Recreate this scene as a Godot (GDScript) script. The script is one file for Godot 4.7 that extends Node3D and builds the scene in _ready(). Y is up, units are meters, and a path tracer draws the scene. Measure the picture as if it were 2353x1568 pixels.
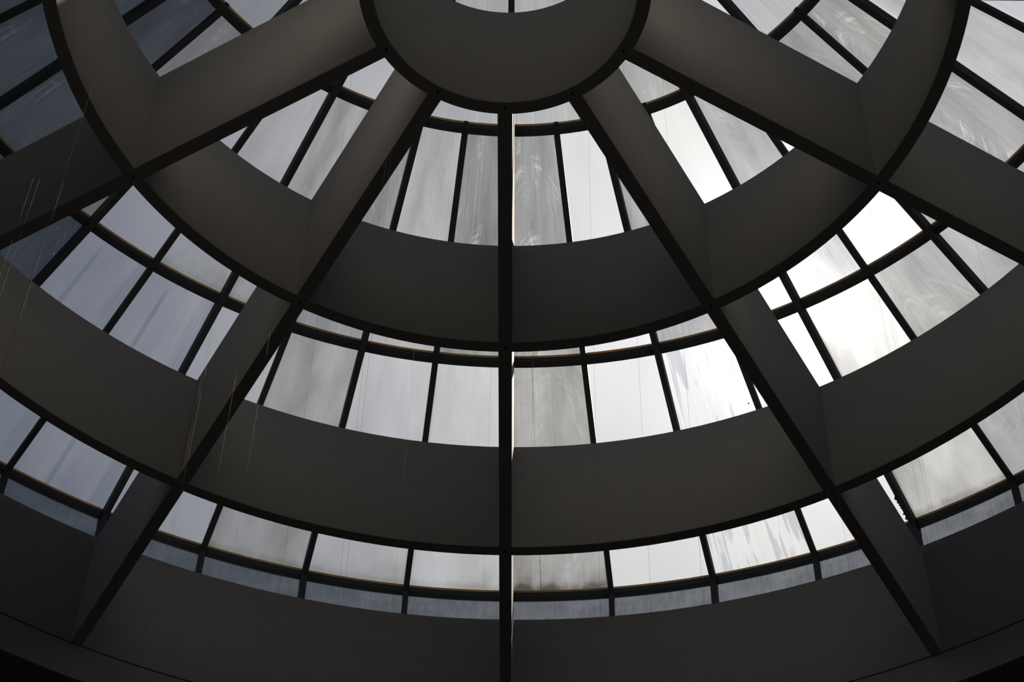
extends Node3D
# A round hall looked up into: three ring fins and twelve radial fins hang below a cone of glass.

const S := 15.0            # metres in one unit of the survey (height of the fins above the eye)
const Y0 := 16.6           # height of the underside of the fins
const PHI := 0.0230222     # turn of the first radial fin
const FIN_TOP := 0.1005
const HALF_RING := 0.00397
const HALF_RIB := 0.0042
const RINGS := [0.0755, 0.2485, 0.4237]
const WALL_R := 0.5990
const CONE_H := 0.30457
const CONE_S := 0.26590
const PURLINS := [0.24221, 0.41484, 0.60780]
const PURLIN_W := 0.00583
const PURLIN_D := 0.00530
const BAR_W := 0.0043
const RAFTER_D := 0.0112
const GLASS := 0.0008

var M := {}
var dirt := {}
var pane_materials := {}
var used := {}


func _ready() -> void:
	# ---------- camera ----------
	var cam := Camera3D.new()
	cam.name = "camera"
	cam.fov = 18.534847
	cam.near = 0.05
	cam.far = 400.0
	add_child(cam)
	cam.transform = Transform3D(Basis(Vector3(0.999595, 0.014663, 0.024377), Vector3(-0.028188, 0.625859, 0.779427), Vector3(-0.003828, -0.779798, 0.626019)).orthonormalized(), Vector3(0.07335, Y0 - S, 8.39138))
	cam.current = true

	# ---------- sky, sun, exposure ----------
	var sun_dir := Vector3(0.14094, 0.78699, -0.60066).normalized()
	var env := Environment.new()
	env.background_mode = Environment.BG_SKY
	var sky := Sky.new()
	var pano := PanoramaSkyMaterial.new()
	pano.panorama = sky_picture(sun_dir)
	sky.sky_material = pano
	env.sky = sky
	env.ambient_light_source = Environment.AMBIENT_SOURCE_DISABLED
	env.tonemap_mode = Environment.TONE_MAPPER_LINEAR
	env.tonemap_exposure = 1.0
	env.sdfgi_enabled = true
	env.ssao_enabled = true
	env.ssil_enabled = true
	var we := WorldEnvironment.new()
	we.name = "world_environment"
	we.environment = env
	add_child(we)
	var sun := DirectionalLight3D.new()
	sun.name = "sun"
	sun.light_color = Color(1.0, 0.95, 0.89)
	sun.light_energy = 3.6
	sun.light_angular_distance = 0.53
	sun.shadow_enabled = true
	add_child(sun)
	sun.look_at_from_position(Vector3.ZERO, -sun_dir, Vector3.UP)

	make_materials()

	# ---------- the room ----------
	var fl := lathe_mesh([Vector2(0.0, (-Y0) / S), Vector2(0.9, (-Y0) / S), Vector2(0.9, (-Y0 - 0.3) / S), Vector2(0.0, (-Y0 - 0.3) / S)], 96)
	structure("floor", fl, M.floor)
	var g := 0.0006
	structure("wall_drum", lathe_mesh([
		Vector2(WALL_R, -0.0300), Vector2(WALL_R, -g), Vector2(WALL_R + 0.0025, -g), Vector2(WALL_R + 0.0025, g), Vector2(WALL_R, g),
		Vector2(WALL_R, 0.1048), Vector2(0.622, 0.1048), Vector2(0.622, -0.0300)], 192), M.wall)
	structure("ceiling", lathe_mesh([Vector2(WALL_R + 0.0015, -0.0305), Vector2(0.92, -0.0305), Vector2(0.92, -0.0120), Vector2(0.6225, -0.0120), Vector2(0.6225, -0.0300), Vector2(WALL_R + 0.0015, -0.0300)], 192), M.soffit)
	structure("wall_lower", lathe_mesh([Vector2(0.9, -0.0305), Vector2(0.92, -0.0305), Vector2(0.92, (-Y0 - 0.3) / S), Vector2(0.9, (-Y0 - 0.3) / S)], 96), M.soffit)

	# ---------- fins ----------
	var ring_labels := ["smallest grey ring fin, the round drum at the hub of the radial fins", "middle grey ring fin, halfway between the hub drum and the outer wall", "largest grey ring fin, the one next to the round outer wall"]
	var bolt := CylinderMesh.new()
	bolt.top_radius = 0.0135
	bolt.bottom_radius = 0.011
	bolt.height = 0.012
	bolt.radial_segments = 6
	bolt.rings = 1
	for k in 3:
		var ring := thing("ring_fin", ring_labels[k], "ring beam", at(0.0, 0.0, 0.0), "concentric ring fins")
		var c := 0.0003
		var r0: float = RINGS[k] - HALF_RING
		var r1: float = RINGS[k] + HALF_RING
		part("fin_band", lathe_mesh([Vector2(r0 + c, 0.0), Vector2(r0, c), Vector2(r0, FIN_TOP - c), Vector2(r0 + c, FIN_TOP), Vector2(r1 - c, FIN_TOP), Vector2(r1, FIN_TOP - c), Vector2(r1, c), Vector2(r1 - c, 0.0)], 192, -ring.position), M.fin, ring)
		for i in 12:
			var b := part("bolt", bolt, M.bolt, ring)
			b.position = at(RINGS[k], i * 30.0, 0.0) - ring.position + Vector3(0, -0.004, 0)
	for i in 12:
		var label := "grey radial fin running from the hub drum to the round outer wall"
		match i:
			0: label = "grey radial fin with a strip of sunlight along one flank"
			1: label = "grey radial fin next to the sunlit one, on the sun's side"
			2: label = "grey radial fin second from the sunlit one, beyond the sun"
			11: label = "grey radial fin next to the sunlit one, away from the sun"
			10: label = "grey radial fin second from the sunlit one, away from the sun"
		var rib := thing("radial_fin", label, "radial beam", at(RINGS[0], i * 30.0, 0.0), "radial ceiling fins")
		var stops := [[RINGS[0] + HALF_RING - 0.0002, RINGS[1] - HALF_RING + 0.0001], [RINGS[1] + HALF_RING - 0.0001, RINGS[2] - HALF_RING + 0.0001], [RINGS[2] + HALF_RING - 0.0001, WALL_R + 0.0001]]
		for s in stops:
			part("fin_web", rib_mesh(s[0], s[1], i * 30.0, -rib.position), M.fin, rib)

	# ---------- glass cone ----------
	glazing()

	# ---------- wires ----------
	wires()
	threads()


# ================= helpers =================
func at(r: float, deg: float, h: float) -> Vector3:
	var a := PHI + deg_to_rad(deg)
	return Vector3(S * r * sin(a), Y0 + S * h, -S * r * cos(a))


func cone(r: float) -> float:
	return CONE_H - CONE_S * r


func numbered(called: String) -> String:
	var n: int = used.get(called, 0)
	used[called] = n + 1
	return called if n == 0 else "%s_%03d" % [called, n]


func thing(called: String, label: String, category: String, where: Vector3, group := "") -> Node3D:
	var o := Node3D.new()
	o.name = numbered(called)
	add_child(o)
	o.position = where
	o.set_meta("label", label)
	o.set_meta("category", category)
	if group:
		o.set_meta("group", group)
	return o


func part(called: String, mesh: Mesh, m: Material, parent: Node3D) -> MeshInstance3D:
	var o := MeshInstance3D.new()
	o.name = called
	o.mesh = mesh
	o.material_override = m
	parent.add_child(o, true)
	return o


func structure(called: String, mesh: Mesh, m: Material) -> MeshInstance3D:
	var o := part(called, mesh, m, self)
	o.set_meta("kind", "structure")
	return o


func face(st: SurfaceTool, p: Array, n: Array, uv: Array) -> void:
	# a quad a b c d; wound so that its front looks along its normal
	var order := [0, 1, 2, 0, 2, 3]
	var cr: Vector3 = (p[1] - p[0]).cross(p[2] - p[0]) + (p[2] - p[0]).cross(p[3] - p[0])
	if cr.dot(n[0] + n[2]) > 0.0:
		order = [0, 2, 1, 0, 3, 2]
	for k in order:
		st.set_normal(n[k])
		st.set_uv(uv[k])
		st.add_vertex(p[k])


func lathe_mesh(profile: Array, seg: int, shift := Vector3.ZERO, a0 := 0.0, a1 := 360.0, caps := false) -> ArrayMesh:
	# profile: closed outline of Vector2(radius, height), in survey units
	var st := SurfaceTool.new()
	st.begin(Mesh.PRIMITIVE_TRIANGLES)
	var area := 0.0
	for i in profile.size():
		var q: Vector2 = profile[i]
		var w: Vector2 = profile[(i + 1) % profile.size()]
		area += q.cross(w)
	var turn := 1.0 if area > 0.0 else -1.0
	for i in profile.size():
		var q: Vector2 = profile[i]
		var w: Vector2 = profile[(i + 1) % profile.size()]
		if (q.x < 1e-6 and w.x < 1e-6) or q.distance_to(w) < 1e-7:
			continue
		var e := (w - q).normalized()
		var n2 := Vector2(e.y, -e.x) * turn
		for s in seg:
			var d0 := a0 + (a1 - a0) * s / seg
			var d1 := a0 + (a1 - a0) * (s + 1) / seg
			var o0 := at(1.0, d0, 0.0) - Vector3(0, Y0, 0)
			var o1 := at(1.0, d1, 0.0) - Vector3(0, Y0, 0)
			var n_0 := (o0 / S * n2.x + Vector3.UP * n2.y).normalized()
			var n_1 := (o1 / S * n2.x + Vector3.UP * n2.y).normalized()
			face(st, [at(q.x, d0, q.y) + shift, at(w.x, d0, w.y) + shift, at(w.x, d1, w.y) + shift, at(q.x, d1, q.y) + shift], [n_0, n_0, n_1, n_1],
				[Vector2(float(s) / seg, 0), Vector2(float(s) / seg, 1), Vector2(float(s + 1) / seg, 1), Vector2(float(s + 1) / seg, 0)])
	if caps:
		for d in [a0, a1]:
			var o := (at(1.0, d + 90.0, 0.0) - Vector3(0, Y0, 0)) / S * (1.0 if d == a1 else -1.0)
			var p := []
			for q in profile:
				p.append(at(q.x, d, q.y) + shift)
			face(st, p.slice(0, 4), [o, o, o, o], [Vector2.ZERO, Vector2.ZERO, Vector2.ZERO, Vector2.ZERO])
	return st.commit()


func box8(st: SurfaceTool, c: Array) -> void:
	# c: bottom four corners in a round, then the top four above them
	var mid := Vector3.ZERO
	for v in c:
		mid += v / 8.0
	for f in [[0, 1, 2, 3], [4, 5, 6, 7], [0, 1, 5, 4], [1, 2, 6, 5], [2, 3, 7, 6], [3, 0, 4, 7]]:
		var p := [c[f[0]], c[f[1]], c[f[2]], c[f[3]]]
		var n: Vector3 = (p[1] - p[0]).cross(p[2] - p[0]).normalized()
		if n.dot((p[0] + p[1] + p[2] + p[3]) / 4.0 - mid) < 0.0:
			n = -n
		face(st, p, [n, n, n, n], [Vector2(0, 0), Vector2(1, 0), Vector2(1, 1), Vector2(0, 1)])


func side(deg: float) -> Vector3:
	var a := PHI + deg_to_rad(deg)
	return Vector3(cos(a), 0, sin(a)) * S


func rib_mesh(r0: float, r1: float, deg: float, shift: Vector3) -> ArrayMesh:
	var st := SurfaceTool.new()
	st.begin(Mesh.PRIMITIVE_TRIANGLES)
	var t := side(deg)
	var c := 0.0003
	# an outline across the fin with chamfered long edges, drawn out along the radius
	var outline := [Vector2(-HALF_RIB + c, 0), Vector2(HALF_RIB - c, 0), Vector2(HALF_RIB, c), Vector2(HALF_RIB, FIN_TOP - c), Vector2(HALF_RIB - c, FIN_TOP), Vector2(-HALF_RIB + c, FIN_TOP), Vector2(-HALF_RIB, FIN_TOP - c), Vector2(-HALF_RIB, c)]
	for i in 8:
		var q: Vector2 = outline[i]
		var w: Vector2 = outline[(i + 1) % 8]
		var e := (w - q).normalized()
		var n := (t / S * e.y + Vector3.UP * -e.x).normalized()
		face(st, [at(r0, deg, q.y) + t * q.x + shift, at(r0, deg, w.y) + t * w.x + shift, at(r1, deg, w.y) + t * w.x + shift, at(r1, deg, q.y) + t * q.x + shift], [n, n, n, n], [Vector2(0, 0), Vector2(0, 1), Vector2(1, 1), Vector2(1, 0)])
	for r in [r0, r1]:
		var n := (at(1.0, deg, 0) - Vector3(0, Y0, 0)) / S * (1.0 if r == r1 else -1.0)
		for k in [[0, 1, 2, 7], [7, 2, 3, 6], [6, 3, 4, 5]]:
			var p := []
			for j in k:
				p.append(at(r, deg, outline[j].y) + t * outline[j].x + shift)
			face(st, p, [n, n, n, n], [Vector2.ZERO, Vector2.ZERO, Vector2.ZERO, Vector2.ZERO])
	return st.commit()


# a bar under the glass along the slope
func bar_mesh(r0: float, r1: float, deg: float, shift: Vector3, deep: float) -> ArrayMesh:
	var st := SurfaceTool.new()
	st.begin(Mesh.PRIMITIVE_TRIANGLES)
	var t := side(deg) * BAR_W / 2.0
	var c := []
	for d in [-deep, 0.0]:
		c.append_array([at(r0, deg, cone(r0) + d) - t + shift, at(r0, deg, cone(r0) + d) + t + shift, at(r1, deg, cone(r1) + d) + t + shift, at(r1, deg, cone(r1) + d) - t + shift])
	box8(st, c)
	return st.commit()


# a bent slab of glass between two radii and two bearings; u runs round, v runs down the slope
func pane_mesh(r0: float, r1: float, d0: float, d1: float, shift: Vector3, h0 := -1.0, h1 := -1.0) -> ArrayMesh:
	var st := SurfaceTool.new()
	st.begin(Mesh.PRIMITIVE_TRIANGLES)
	var upright := h0 >= 0.0
	var y0 := h0 if upright else cone(r0)
	var y1 := h1 if upright else cone(r1)
	var n2 := Vector2(1, 0) if upright else Vector2(CONE_S, 1.0).normalized()
	var seg := 6
	for s in seg:
		var da := d0 + (d1 - d0) * s / seg
		var db := d0 + (d1 - d0) * (s + 1) / seg
		var ua := float(s) / seg
		var ub := float(s + 1) / seg
		var na := (at(1, da, 0) - Vector3(0, Y0, 0)) / S * n2.x + Vector3.UP * n2.y
		var nb := (at(1, db, 0) - Vector3(0, Y0, 0)) / S * n2.x + Vector3.UP * n2.y
		var low := [at(r0, da, y0) + shift, at(r0, db, y0) + shift, at(r1, db, y1) + shift, at(r1, da, y1) + shift]
		var g := GLASS * S
		var high := [low[0] + na * g, low[1] + nb * g, low[2] + nb * g, low[3] + na * g]
		var uv := [Vector2(ua, 0), Vector2(ub, 0), Vector2(ub, 1), Vector2(ua, 1)]
		face(st, low, [-na, -nb, -nb, -na], uv)
		face(st, high, [na, nb, nb, na], uv)
		var dn: Vector3 = (low[3] - low[0]).normalized()
		face(st, [low[0], low[1], high[1], high[0]], [-dn, -dn, -dn, -dn], [uv[0], uv[1], uv[1], uv[0]])
		face(st, [low[3], low[2], high[2], high[3]], [dn, dn, dn, dn], [uv[3], uv[2], uv[2], uv[3]])
		if s == 0:
			var n := -side(d0) / S
			face(st, [low[0], low[3], high[3], high[0]], [n, n, n, n], [uv[0], uv[3], uv[3], uv[0]])
		if s == seg - 1:
			var n := side(d1) / S
			face(st, [low[1], low[2], high[2], high[1]], [n, n, n, n], [uv[1], uv[2], uv[2], uv[1]])
	return st.commit()


# ================= glazing =================
func glazing() -> void:
	var none := ""
	# kinds of pane: c clear, m milky film, g grey dust, d dense blue grey dust, s smeared, k fine streaks, b a few blue streaks, f film with a crack, w wiped, t tinted
	var inner := {-5: "d", -4: "k", -3: "c", -2: "c", -1: "k", 0: "k", 1: "g", 2: "c", 3: "k", 4: "k"}
	var middle := {-10: "d", -9: "d", -8: "d", -7: "s", -6: "c", -5: "m1", -4: "m", -3: "g", -2: "m2", -1: "s", 0: "s2", 1: "c", 2: "g", 3: "c", 4: "g", 5: "c", 6: "g", 7: "s2", 8: "m2", 9: "b"}
	var outer := {-8: "d", -7: "d", -6: "b", -5: "b", -4: "c", -3: "m", -2: "m1", -1: "m1", 0: "f", 1: "c", 2: "w", 3: "c", 4: "m", 5: "g", 6: "g", 7: "g"}
	# the top of the cone, 24 wide panes
	var top := thing("glass_cone", "innermost glazed cone of the skylight, wide dusty panes above the hub drum", "skylight", at(0, 0, cone(PURLINS[0])), none)
	var sh := -top.position
	part("purlin", purlin(0, sh), M.bar, top)
	part("sealant_bead", bead(0, sh), M.bead, top)
	part("hub", lathe_mesh([Vector2(0.0, cone(0.05) - 0.006), Vector2(0.052, cone(0.05) - 0.006), Vector2(0.052, cone(0.05) + 0.003), Vector2(0.0, cone(0.05) + 0.016)], 48, sh), M.bar, top)
	for i in 24:
		var k := i if i < 12 else i - 24
		part("rafter", bar_mesh(0.0515, PURLINS[0] + PURLIN_W * 0.5, k * 15.0, sh, RAFTER_D), M.bar, top)
		var c: String = inner.get(k, "g")
		part("pane", pane_mesh(0.0525, PURLINS[0] + PURLIN_W * 0.5, k * 15.0 + 0.15, (k + 1) * 15.0 - 0.15, sh), pane_material(c, "in", k), top)
		var clip := SurfaceTool.new()
		clip.begin(Mesh.PRIMITIVE_TRIANGLES)
		var tt := side(k * 15.0 + 7.5) * BAR_W * 0.36
		var cc := []
		for d in [-0.0016, -0.0001]:
			for e in [[0.2408, -1.0], [0.2408, 1.0], [PURLINS[0] + 0.0005, 1.0], [PURLINS[0] + 0.0005, -1.0]]:
				cc.append(at(e[0], k * 15.0 + 7.5, cone(e[0]) + d) + tt * e[1] + sh)
		box8(clip, cc)
		part("clip", clip.commit(), M.bar, top)

	var mid := thing("skylight_band", "middle glazed band of the skylight cone, between its two inner purlins", "skylight", at(0, 0, cone(PURLINS[1])), none)
	band(mid, 0, 1, middle, "mid")
	var out := thing("skylight_band", "outer glazed band of the skylight cone, sloping down to the eaves", "skylight", at(0, 0, cone(PURLINS[2])), none)
	band(out, 1, 2, outer, "out")

	# upright panes between the sill of the wall and the eaves
	var cl := thing("clerestory_band", "low upright band of blue grey glass standing on the round wall", "clerestory", at(0, 0, 0.1048), none)
	var s2 := -cl.position
	var he := cone(PURLINS[2]) - PURLIN_D
	for i in 48:
		var k := i if i < 24 else i - 48
		part("pane", pane_mesh(0.6126, 0.6126, k * 7.5 + 0.06, (k + 1) * 7.5 - 0.06, s2, he, 0.1056), pane_material("t", "cl", k), cl)
		var st := SurfaceTool.new()
		st.begin(Mesh.PRIMITIVE_TRIANGLES)
		var t := side(k * 7.5) * BAR_W / 2.0
		var c := []
		var ri := 0.6125 - (RAFTER_D if k % 2 == 0 else PURLIN_D)
		for h in [0.1048, he]:
			c.append_array([at(ri, k * 7.5, h) - t + s2, at(ri, k * 7.5, h) + t + s2, at(0.6125, k * 7.5, h) + t + s2, at(0.6125, k * 7.5, h) - t + s2])
		box8(st, c)
		part("glazing_bar", st.commit(), M.bar, cl)
	part("sill", lathe_mesh([Vector2(0.6095, 0.1048), Vector2(0.6095, 0.1056), Vector2(0.6165, 0.1056), Vector2(0.6165, 0.1048)], 192, s2), M.bar, cl)


# the bead of tan sealant between a purlin and the lower edge of the panes above it
func bead(k: int, sh: Vector3) -> ArrayMesh:
	var r: float = PURLINS[k]
	var q := r - 0.0010
	return lathe_mesh([Vector2(q, cone(q) - 0.00002), Vector2(r, cone(r) - 0.0008), Vector2(r + 0.0002, cone(r) - 0.0008), Vector2(r + 0.0002, cone(r) - 0.00002)], 192, sh)


func purlin(k: int, sh: Vector3) -> ArrayMesh:
	var r: float = PURLINS[k]
	var w := r + PURLIN_W
	return lathe_mesh([Vector2(r, cone(r)), Vector2(r, cone(r) - PURLIN_D), Vector2(w, cone(r) - PURLIN_D), Vector2(w, cone(w))], 192, sh)


func band(o: Node3D, k0: int, k1: int, classes: Dictionary, tag: String) -> void:
	var sh := -o.position
	part("purlin", purlin(k1, sh), M.bar, o)
	part("sealant_bead", bead(k1, sh), M.bead, o)
	var r0: float = PURLINS[k0] + PURLIN_W
	var r1: float = PURLINS[k1]
	for i in 48:
		var k := i if i < 24 else i - 48
		var bar := part("rafter" if k % 2 == 0 else "glazing_bar", bar_mesh(r0 - PURLIN_W * 0.5, r1 + PURLIN_W * (1.0 if k1 == 2 else 0.5), k * 7.5, sh, RAFTER_D) if k % 2 == 0 else bar_mesh(r0 - 0.0001, r1 + 0.0001, k * 7.5, sh, PURLIN_D), M.bar, o)
		if tag == "out" and k == 4:
			lumps(bar, sh)
		var c: String = classes.get(k, "m" if k % 3 == 0 else "g")
		var e := 0.09 if k0 == 0 else 0.06
		var p := part("pane", pane_mesh(PURLINS[k0] + PURLIN_W * 0.5 + 0.0003, r1 + PURLIN_W * 0.5, k * 7.5 + e, (k + 1) * 7.5 - e, sh), pane_material(c, tag, k), o)
		if c == "f":
			p.set_meta("label", "grey filmed pane with a thin crack")
		if tag == "out" and k == 2:
			var spot := CylinderMesh.new()
			spot.top_radius = 0.009
			spot.bottom_radius = 0.009
			spot.height = 0.004
			spot.radial_segments = 16
			var d := part("spot", spot, M.bolt, p)
			d.position = at(0.4768, 21.73, cone(0.4768)) + sh + Vector3(0, -0.002, 0)


# crusts of old sealant that hang from the edge of one rafter
func lumps(bar: MeshInstance3D, sh: Vector3) -> void:
	var rng := RandomNumberGenerator.new()
	rng.seed = 9
	for e in [[0.5775, 0.0016], [0.5800, 0.0010], [0.5822, 0.0012], [0.5845, 0.0010], [0.5870, 0.0008], [0.5925, 0.0009], [0.5960, 0.0010], [0.6060, 0.0013]]:
		var m := SphereMesh.new()
		m.radius = e[1] * S
		m.height = e[1] * S * 1.7
		m.radial_segments = 10
		m.rings = 5
		var p := part("sealant_lump", m, M.sealant, bar)
		p.position = at(e[0], 29.80, cone(e[0]) - RAFTER_D + 0.0006) + sh
		p.scale = Vector3(rng.randf_range(0.8, 1.2), rng.randf_range(0.6, 1.0), rng.randf_range(1.0, 1.8))
		p.rotation = Vector3(rng.randf() * 3.0, rng.randf() * 3.0, 0)


# ================= wires =================
func threads() -> void:
	# loose cobweb threads strung under the panes
	var t := [["stray cobweb thread strung slantwise off a rafter under smeared panes", Vector3(0.2565, 52.6, -0.0055), Vector3(0.2802, 56.43, -0.0065)],
		["short cobweb thread below a smeared pane beside the sunlit fin", Vector3(0.2871, -5.944, -0.0053), Vector3(0.3042, -6.207, -0.0053)],
		["cobweb thread strung along a rafter next to the filmy clear pane", Vector3(0.4441, 14.86, -0.0120), Vector3(0.4797, 15.12, -0.0120)]]
	for e in t:
		var a: Vector3 = at(e[1].x, e[1].y, cone(e[1].x) + e[1].z)
		var b: Vector3 = at(e[2].x, e[2].y, cone(e[2].x) + e[2].z)
		var m := CylinderMesh.new()
		m.top_radius = 0.0007
		m.bottom_radius = 0.0007
		m.height = a.distance_to(b)
		m.radial_segments = 6
		m.rings = 1
		var o := MeshInstance3D.new()
		o.name = numbered("cobweb_thread")
		o.mesh = m
		o.material_override = M.thread
		add_child(o)
		var d := (b - a).normalized()
		var x := d.cross(Vector3.UP).normalized()
		o.transform = Transform3D(Basis(x, d, x.cross(d)), (a + b) / 2.0)
		o.set_meta("label", e[0])
		o.set_meta("category", "cobweb")
		o.set_meta("group", "cobweb threads under the glass")


func wires() -> void:
	# x, length, z of each wire: those on the ring fins and those on the radial fins
	var w := [Vector3(-3.619, 7.02, -0.891), Vector3(-3.600, 6.98, -0.965), Vector3(-1.852, 9.00, 3.235), Vector3(-1.132, 7.73, 0.026), Vector3(-0.883, 7.08, -0.710), Vector3(-0.853, 7.05, -0.745), Vector3(0.284, 6.71, -1.096), Vector3(0.709, 6.87, -0.883), Vector3(0.988, 7.16, -0.553), Vector3(2.272, 5.01, -2.955), Vector3(3.179, 5.85, -1.947), Vector3(3.140, 5.85, -2.010), Vector3(3.626, 6.78, -0.863), Vector3(-3.512, 6.71, -1.249), Vector3(-2.193, 5.12, -3.014), Vector3(-1.990, 4.98, -3.152), Vector3(1.681, 4.70, -3.327), Vector3(-0.745, 4.50, -3.652), Vector3(2.687, 5.31, -2.584), Vector3(-0.036, 4.41, -3.727), Vector3(-2.436, 5.4, -2.822), Vector3(-2.069, 7.0, -1.259), Vector3(3.132, 6.2, -1.713), Vector3(1.324, 7.2, -0.722)]
	for i in w.size():
		var v: Vector3 = w[i]
		var on_rib := i >= w.size() - 3
		var from := "a radial fin" if on_rib else "the hub drum" if Vector2(v.x, v.z).length() < 2.0 else "the middle ring fin"
		var o := thing("hanging_wire", "hair-thin steel wire hanging straight down from " + from, "wire", Vector3(v.x, Y0 - v.y, v.z), "thin wires hanging from " + from)
		var m := CylinderMesh.new()
		m.top_radius = 0.0005
		m.bottom_radius = 0.0005
		m.height = v.y
		m.radial_segments = 8
		m.rings = 1
		var p := part("strand", m, M.wire, o)
		p.position = Vector3(0, v.y / 2.0, 0)
		var e := CylinderMesh.new()
		e.top_radius = 0.003
		e.bottom_radius = 0.002
		e.height = 0.012
		e.radial_segments = 8
		e.rings = 1
		var q := part("eyelet", e, M.wire, o)
		q.position = Vector3(0, v.y - 0.006, 0)


# ================= materials =================
func paint(name_: String, c: Color, rough: float, grain: float, scale: float) -> StandardMaterial3D:
	var m := StandardMaterial3D.new()
	m.resource_name = name_
	m.albedo_color = c
	m.roughness = rough
	m.metallic_specular = 0.3
	if grain > 0.0:
		var n := FastNoiseLite.new()
		n.seed = name_.hash() & 0xffff
		n.frequency = 0.02
		n.fractal_octaves = 5
		var t := NoiseTexture2D.new()
		t.width = 256
		t.height = 256
		t.seamless = true
		t.noise = n
		var gr := Gradient.new()
		gr.set_color(0, Color(1.0 - grain, 1.0 - grain, 1.0 - grain))
		gr.set_color(1, Color(1, 1, 1))
		t.color_ramp = gr
		m.albedo_texture = t
		m.uv1_triplanar = true
		m.uv1_world_triplanar = true
		m.uv1_scale = Vector3(scale, scale, scale)
	return m


func make_materials() -> void:
	M.fin = paint("fin_paint", Color(0.59, 0.588, 0.58), 0.85, 0.05, 0.7)
	M.wall = paint("wall_paint", Color(0.43, 0.43, 0.428), 0.9, 0.05, 0.5)
	M.soffit = paint("soffit_paint", Color(0.43, 0.43, 0.428), 0.9, 0.05, 0.5)
	M.floor = paint("dark_stone", Color(0.62, 0.61, 0.60), 0.7, 0.2, 0.3)
	M.bar = paint("dark_aluminium", Color(0.22, 0.23, 0.245), 0.55, 0.05, 1.0)
	M.bolt = paint("black_steel", Color(0.03, 0.03, 0.03), 0.6, 0.0, 1.0)
	var w := StandardMaterial3D.new()
	w.resource_name = "steel_wire"
	w.albedo_color = Color(0.55, 0.54, 0.53)
	w.metallic = 0.7
	w.roughness = 0.55
	M.wire = w
	M.sealant = paint("old_sealant", Color(0.13, 0.115, 0.10), 0.9, 0.0, 1.0)
	M.bead = paint("tan_sealant", Color(0.80, 0.70, 0.55), 0.7, 0.15, 2.0)
	M.bead.backlight_enabled = true
	M.bead.backlight = Color(0.75, 0.72, 0.66)
	M.thread = paint("cobweb", Color(0.9, 0.89, 0.87), 0.4, 0.0, 1.0)
	for k in ["c", "m", "m1", "m2", "g", "d", "s", "s2", "k", "b", "f", "w", "t"]:
		for v in (3 if k in ["g", "c"] else 2 if k in ["m", "s", "b", "t", "m1"] else 1):
			dirt["%s%d" % [k, v]] = dirt_picture(k, v)
	dirt["count"] = {"c": 3, "g": 3, "m": 2, "s": 2, "b": 2, "t": 2, "m1": 2}


func pane_material(c: String, tag: String, k: int) -> StandardMaterial3D:
	var n: int = dirt["count"].get(c, 1)
	var v := posmod(k * 7 + (0 if tag == "in" else 1 if tag == "mid" else 2), n)
	var key := "%s%d" % [c, v]
	if not pane_materials.has(key):
		var m := StandardMaterial3D.new()
		m.resource_name = "dusty_glass_" + key
		m.albedo_texture = dirt[key]
		m.transparency = BaseMaterial3D.TRANSPARENCY_ALPHA
		m.roughness = 0.35
		m.metallic_specular = 0.4
		m.backlight_enabled = true
		m.backlight = Color(0.42, 0.42, 0.42)
		m.texture_repeat = false
		m.cull_mode = BaseMaterial3D.CULL_DISABLED
		pane_materials[key] = m
	return pane_materials[key]


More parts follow.
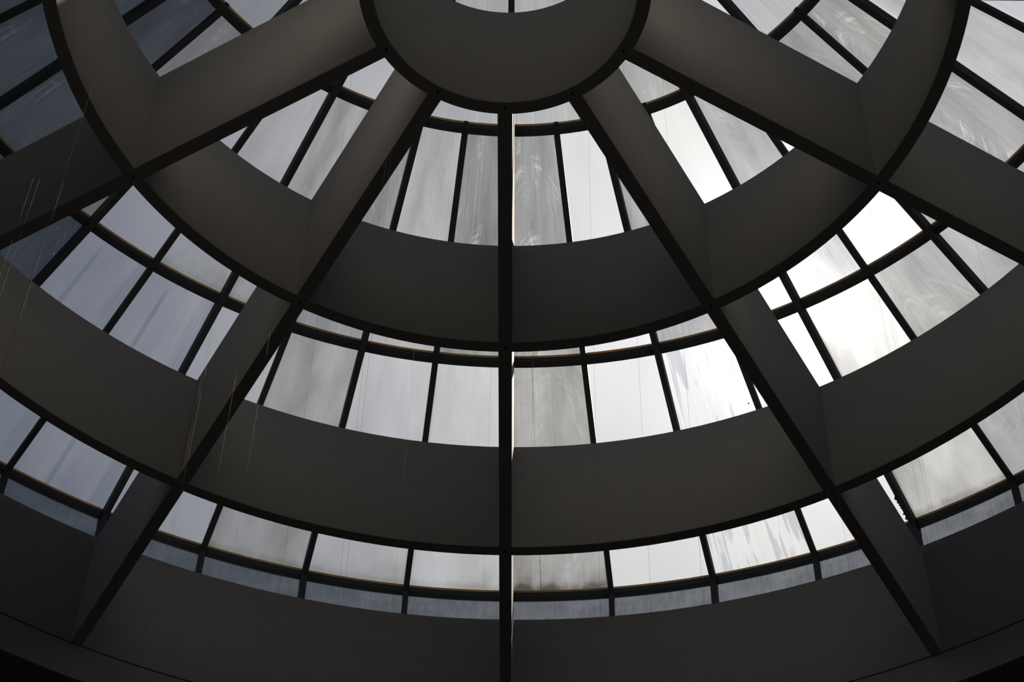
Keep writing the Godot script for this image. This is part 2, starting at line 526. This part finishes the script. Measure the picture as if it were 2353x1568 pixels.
# dust, streaks and wiping marks on a pane: colour of the dirt and how much of the glass it covers
func dirt_picture(kind: String, variant: int) -> ImageTexture:
	var W := 320
	var H := 320
	var n := FastNoiseLite.new()
	n.seed = kind.hash() % 10007 + variant * 131
	n.frequency = 1.0
	n.fractal_octaves = 4
	n.noise_type = FastNoiseLite.TYPE_SIMPLEX_SMOOTH
	var rng := RandomNumberGenerator.new()
	rng.seed = 77 + n.seed
	var data := PackedByteArray()
	data.resize(W * H * 4)
	var P: Dictionary = {
		"c": {"a": 0.05, "b": 0.05, "s": 0.008, "m": 0.0, "col": Color(0.75, 0.76, 0.80)},
		"m": {"a": 0.42, "b": 0.26, "s": 0.02, "m": 0.0, "col": Color(0.60, 0.61, 0.58)},
		"m1": {"a": 0.18, "b": 0.18, "s": 0.012, "m": 0.0, "col": Color(0.66, 0.67, 0.64)},
		"m2": {"a": 0.36, "b": 0.16, "s": 0.07, "m": 0.12, "col": Color(0.62, 0.60, 0.60)},
		"g": {"a": 0.60, "b": 0.12, "s": 0.045, "m": 0.12, "col": Color(0.52, 0.55, 0.58)},
		"d": {"a": 0.89, "b": 0.05, "s": 0.03, "m": 0.10, "col": Color(0.32, 0.38, 0.45)},
		"s": {"a": 0.68, "b": 0.12, "s": 0.10, "m": 0.45, "col": Color(0.53, 0.55, 0.57)},
		"s2": {"a": 0.60, "b": 0.12, "s": 0.08, "m": 0.45, "col": Color(0.56, 0.57, 0.58)},
		"k": {"a": 0.42, "b": 0.08, "s": 0.11, "m": 0.0, "col": Color(0.58, 0.62, 0.66)},
		"b": {"a": 0.15, "b": 0.12, "s": 0.05, "m": 0.0, "col": Color(0.36, 0.46, 0.62)},
		"f": {"a": 0.58, "b": 0.14, "s": 0.05, "m": 0.15, "col": Color(0.58, 0.59, 0.55)},
		"w": {"a": 0.06, "b": 0.08, "s": 0.08, "m": 0.0, "col": Color(0.72, 0.78, 0.90)},
		"t": {"a": 0.85, "b": 0.04, "s": 0.05, "m": 0.04, "col": Color(0.42, 0.49, 0.57)},
	}[kind]
	var base: Color = P.col
	var ca := Vector2(rng.randf_range(0.2, 0.8), rng.randf_range(0.5, 1.3))
	var cb := Vector2(rng.randf_range(-0.2, 0.4), rng.randf_range(0.3, 0.9))
	for y in H:
		var v := (y + 0.5) / H
		for x in W:
			var u := (x + 0.5) / W
			var streak := n.get_noise_3d(u * 26.0, v * 1.3, 3.0)
			var fine := n.get_noise_3d(u * 70.0, v * 4.0, 9.0)
			var blot := n.get_noise_3d(u * 1.7, v * 1.7, 21.0)
			var a: float = P.a + P.b * blot * 1.5 + P.s * (streak * 0.9 + fine * 0.5)
			var c := base
			if P.m > 0.0:
				# marks left by wiping: arcs that come and go
				var arc := maxf(0.0, n.get_noise_3d(u * 2.6, v * 2.6, 40.0))
				var d1 := Vector2(u, v).distance_to(ca)
				var d2 := Vector2(u, v).distance_to(cb)
				var l := maxf(0.0, n.get_noise_3d(d1 * 34.0, d2 * 2.0, 50.0)) + 0.7 * maxf(0.0, n.get_noise_3d(d2 * 40.0, d1 * 3.0, 60.0))
				var wipe: float = clampf(P.m * arc * l * 4.0, 0.0, 0.5)
				a -= wipe * 0.7
				c = c.lerp(Color(0.80, 0.84, 0.88), wipe)
			if kind == "b":
				var stripe := smoothstep(0.78, 0.86, u + 0.03 * n.get_noise_2d(3.0, v * 3.0)) * (0.6 + 0.4 * streak) + smoothstep(0.035, 0.01, absf(u - 0.34 - 0.05 * v)) * smoothstep(0.02, 0.12, v)
				a += clampf(stripe, 0.0, 1.0) * 0.26
			if kind == "w":
				var patch := clampf((n.get_noise_3d(u * 4.0, v * 2.2, 5.0) + streak * 0.5 - 0.12) * 6.0, 0.0, 1.0)
				a += patch * 0.25
				c = c.lerp(Color(0.52, 0.60, 0.74), patch)
			if kind == "f":
				var crack := absf(u - 0.285 - 0.03 * v - 0.006 * sin(v * 13.0))
				if crack < 0.0035:
					a += 0.25
					c = Color(0.25, 0.26, 0.24)
				a += 0.10 * maxf(0.0, n.get_noise_3d(u * 3.0, v * 18.0, 70.0)) * (1.0 if u < 0.35 else 0.3)
			if kind == "t":
				# a faint printed lattice in fields
				var field := clampf(n.get_noise_2d(u * 3.0, 4.0) * 8.0 + 0.5, 0.0, 1.0) * (1.0 if v > 0.45 else 0.0)
				var line := 1.0 if (fposmod(v * 26.0, 1.0) < 0.3 or fposmod(u * 60.0, 1.0) < 0.2) else 0.0
				c = c.lerp(Color(0.60, 0.66, 0.71), 0.25 * field * line)
				if v > 0.40 and v < 0.47:
					c = c.lerp(Color(0.62, 0.68, 0.73), 0.5 * field)
			if kind in ["m", "m1", "f"]:
				# the film stops short of the edges, the rim has been washed
				var rim := minf(minf(u, 1.0 - u) * 1.2, (1.0 - v) * 1.0) + 0.02 * n.get_noise_3d(u * 6.0, v * 6.0, 80.0)
				var low_film := smoothstep(0.0, 0.09, n.get_noise_2d(u * 1.1, 30.0) * 0.16 + 0.075 - (1.0 - v) + 0.015 * n.get_noise_2d(u * 9.0, v * 9.0))
				a += 0.20 * clampf((0.055 - rim) * 40.0, 0.0, 1.0) + 0.16 * low_film
				c = c.lerp(Color(0.56, 0.57, 0.52), 0.5 * low_film)
			a = clampf(a, 0.02, 0.95)
			a = 1.0 - sqrt(1.0 - a)      # the slab has two faces
			var o := (y * W + x) * 4
			data[o] = int(clampf(c.r, 0, 1) * 255.0)
			data[o + 1] = int(clampf(c.g, 0, 1) * 255.0)
			data[o + 2] = int(clampf(c.b, 0, 1) * 255.0)
			data[o + 3] = int(a * 255.0)
	# specks
	for i in (26 if kind in ["g", "s", "s2"] else 7):
		var sx := rng.randi_range(3, W - 4)
		var sy := rng.randi_range(3, H - 4)
		var r := 1 if rng.randf() < 0.8 else 2
		for dy in range(-r, r + 1):
			for dx in range(-r, r + 1):
				if dx * dx + dy * dy <= r * r:
					var o := ((sy + dy) * W + sx + dx) * 4
					data[o] = 235
					data[o + 1] = 235
					data[o + 2] = 232
	return ImageTexture.create_from_image(Image.create_from_data(W, H, false, Image.FORMAT_RGBA8, data))


# hazy sky: a pale blue grey vault with thin cloud and a wide bright aureole round the sun
func sky_picture(sun_dir: Vector3) -> ImageTexture:
	var W := 1024
	var H := 512
	var img := Image.create(W, H, false, Image.FORMAT_RGBF)
	var n := FastNoiseLite.new()
	n.seed = 5
	n.frequency = 2.2
	n.fractal_octaves = 5
	for y in H:
		var up := PI / 2.0 - (y + 0.5) / H * PI
		for x in W:
			var a := (x + 0.5) / W * TAU
			var az := a      # a panorama begins at -z and runs towards +x
			var d := Vector3(sin(az) * cos(up), sin(up), -cos(az) * cos(up))
			var th := rad_to_deg(acos(clampf(d.dot(sun_dir), -1.0, 1.0)))
			var au := 0.70 / (1.0 + pow(th / 13.4, 4.0)) + 3.0 * exp(-th / 1.6)
			var cl := 1.0 + 0.16 * n.get_noise_3dv(d * 3.0)
			var col := Color(0.085, 0.105, 0.150) + Color(1.0, 0.965, 0.91) * au
			img.set_pixel(x, y, Color(col.r * cl, col.g * cl, col.b * (0.5 + 0.5 * cl)))
	return ImageTexture.create_from_image(img)
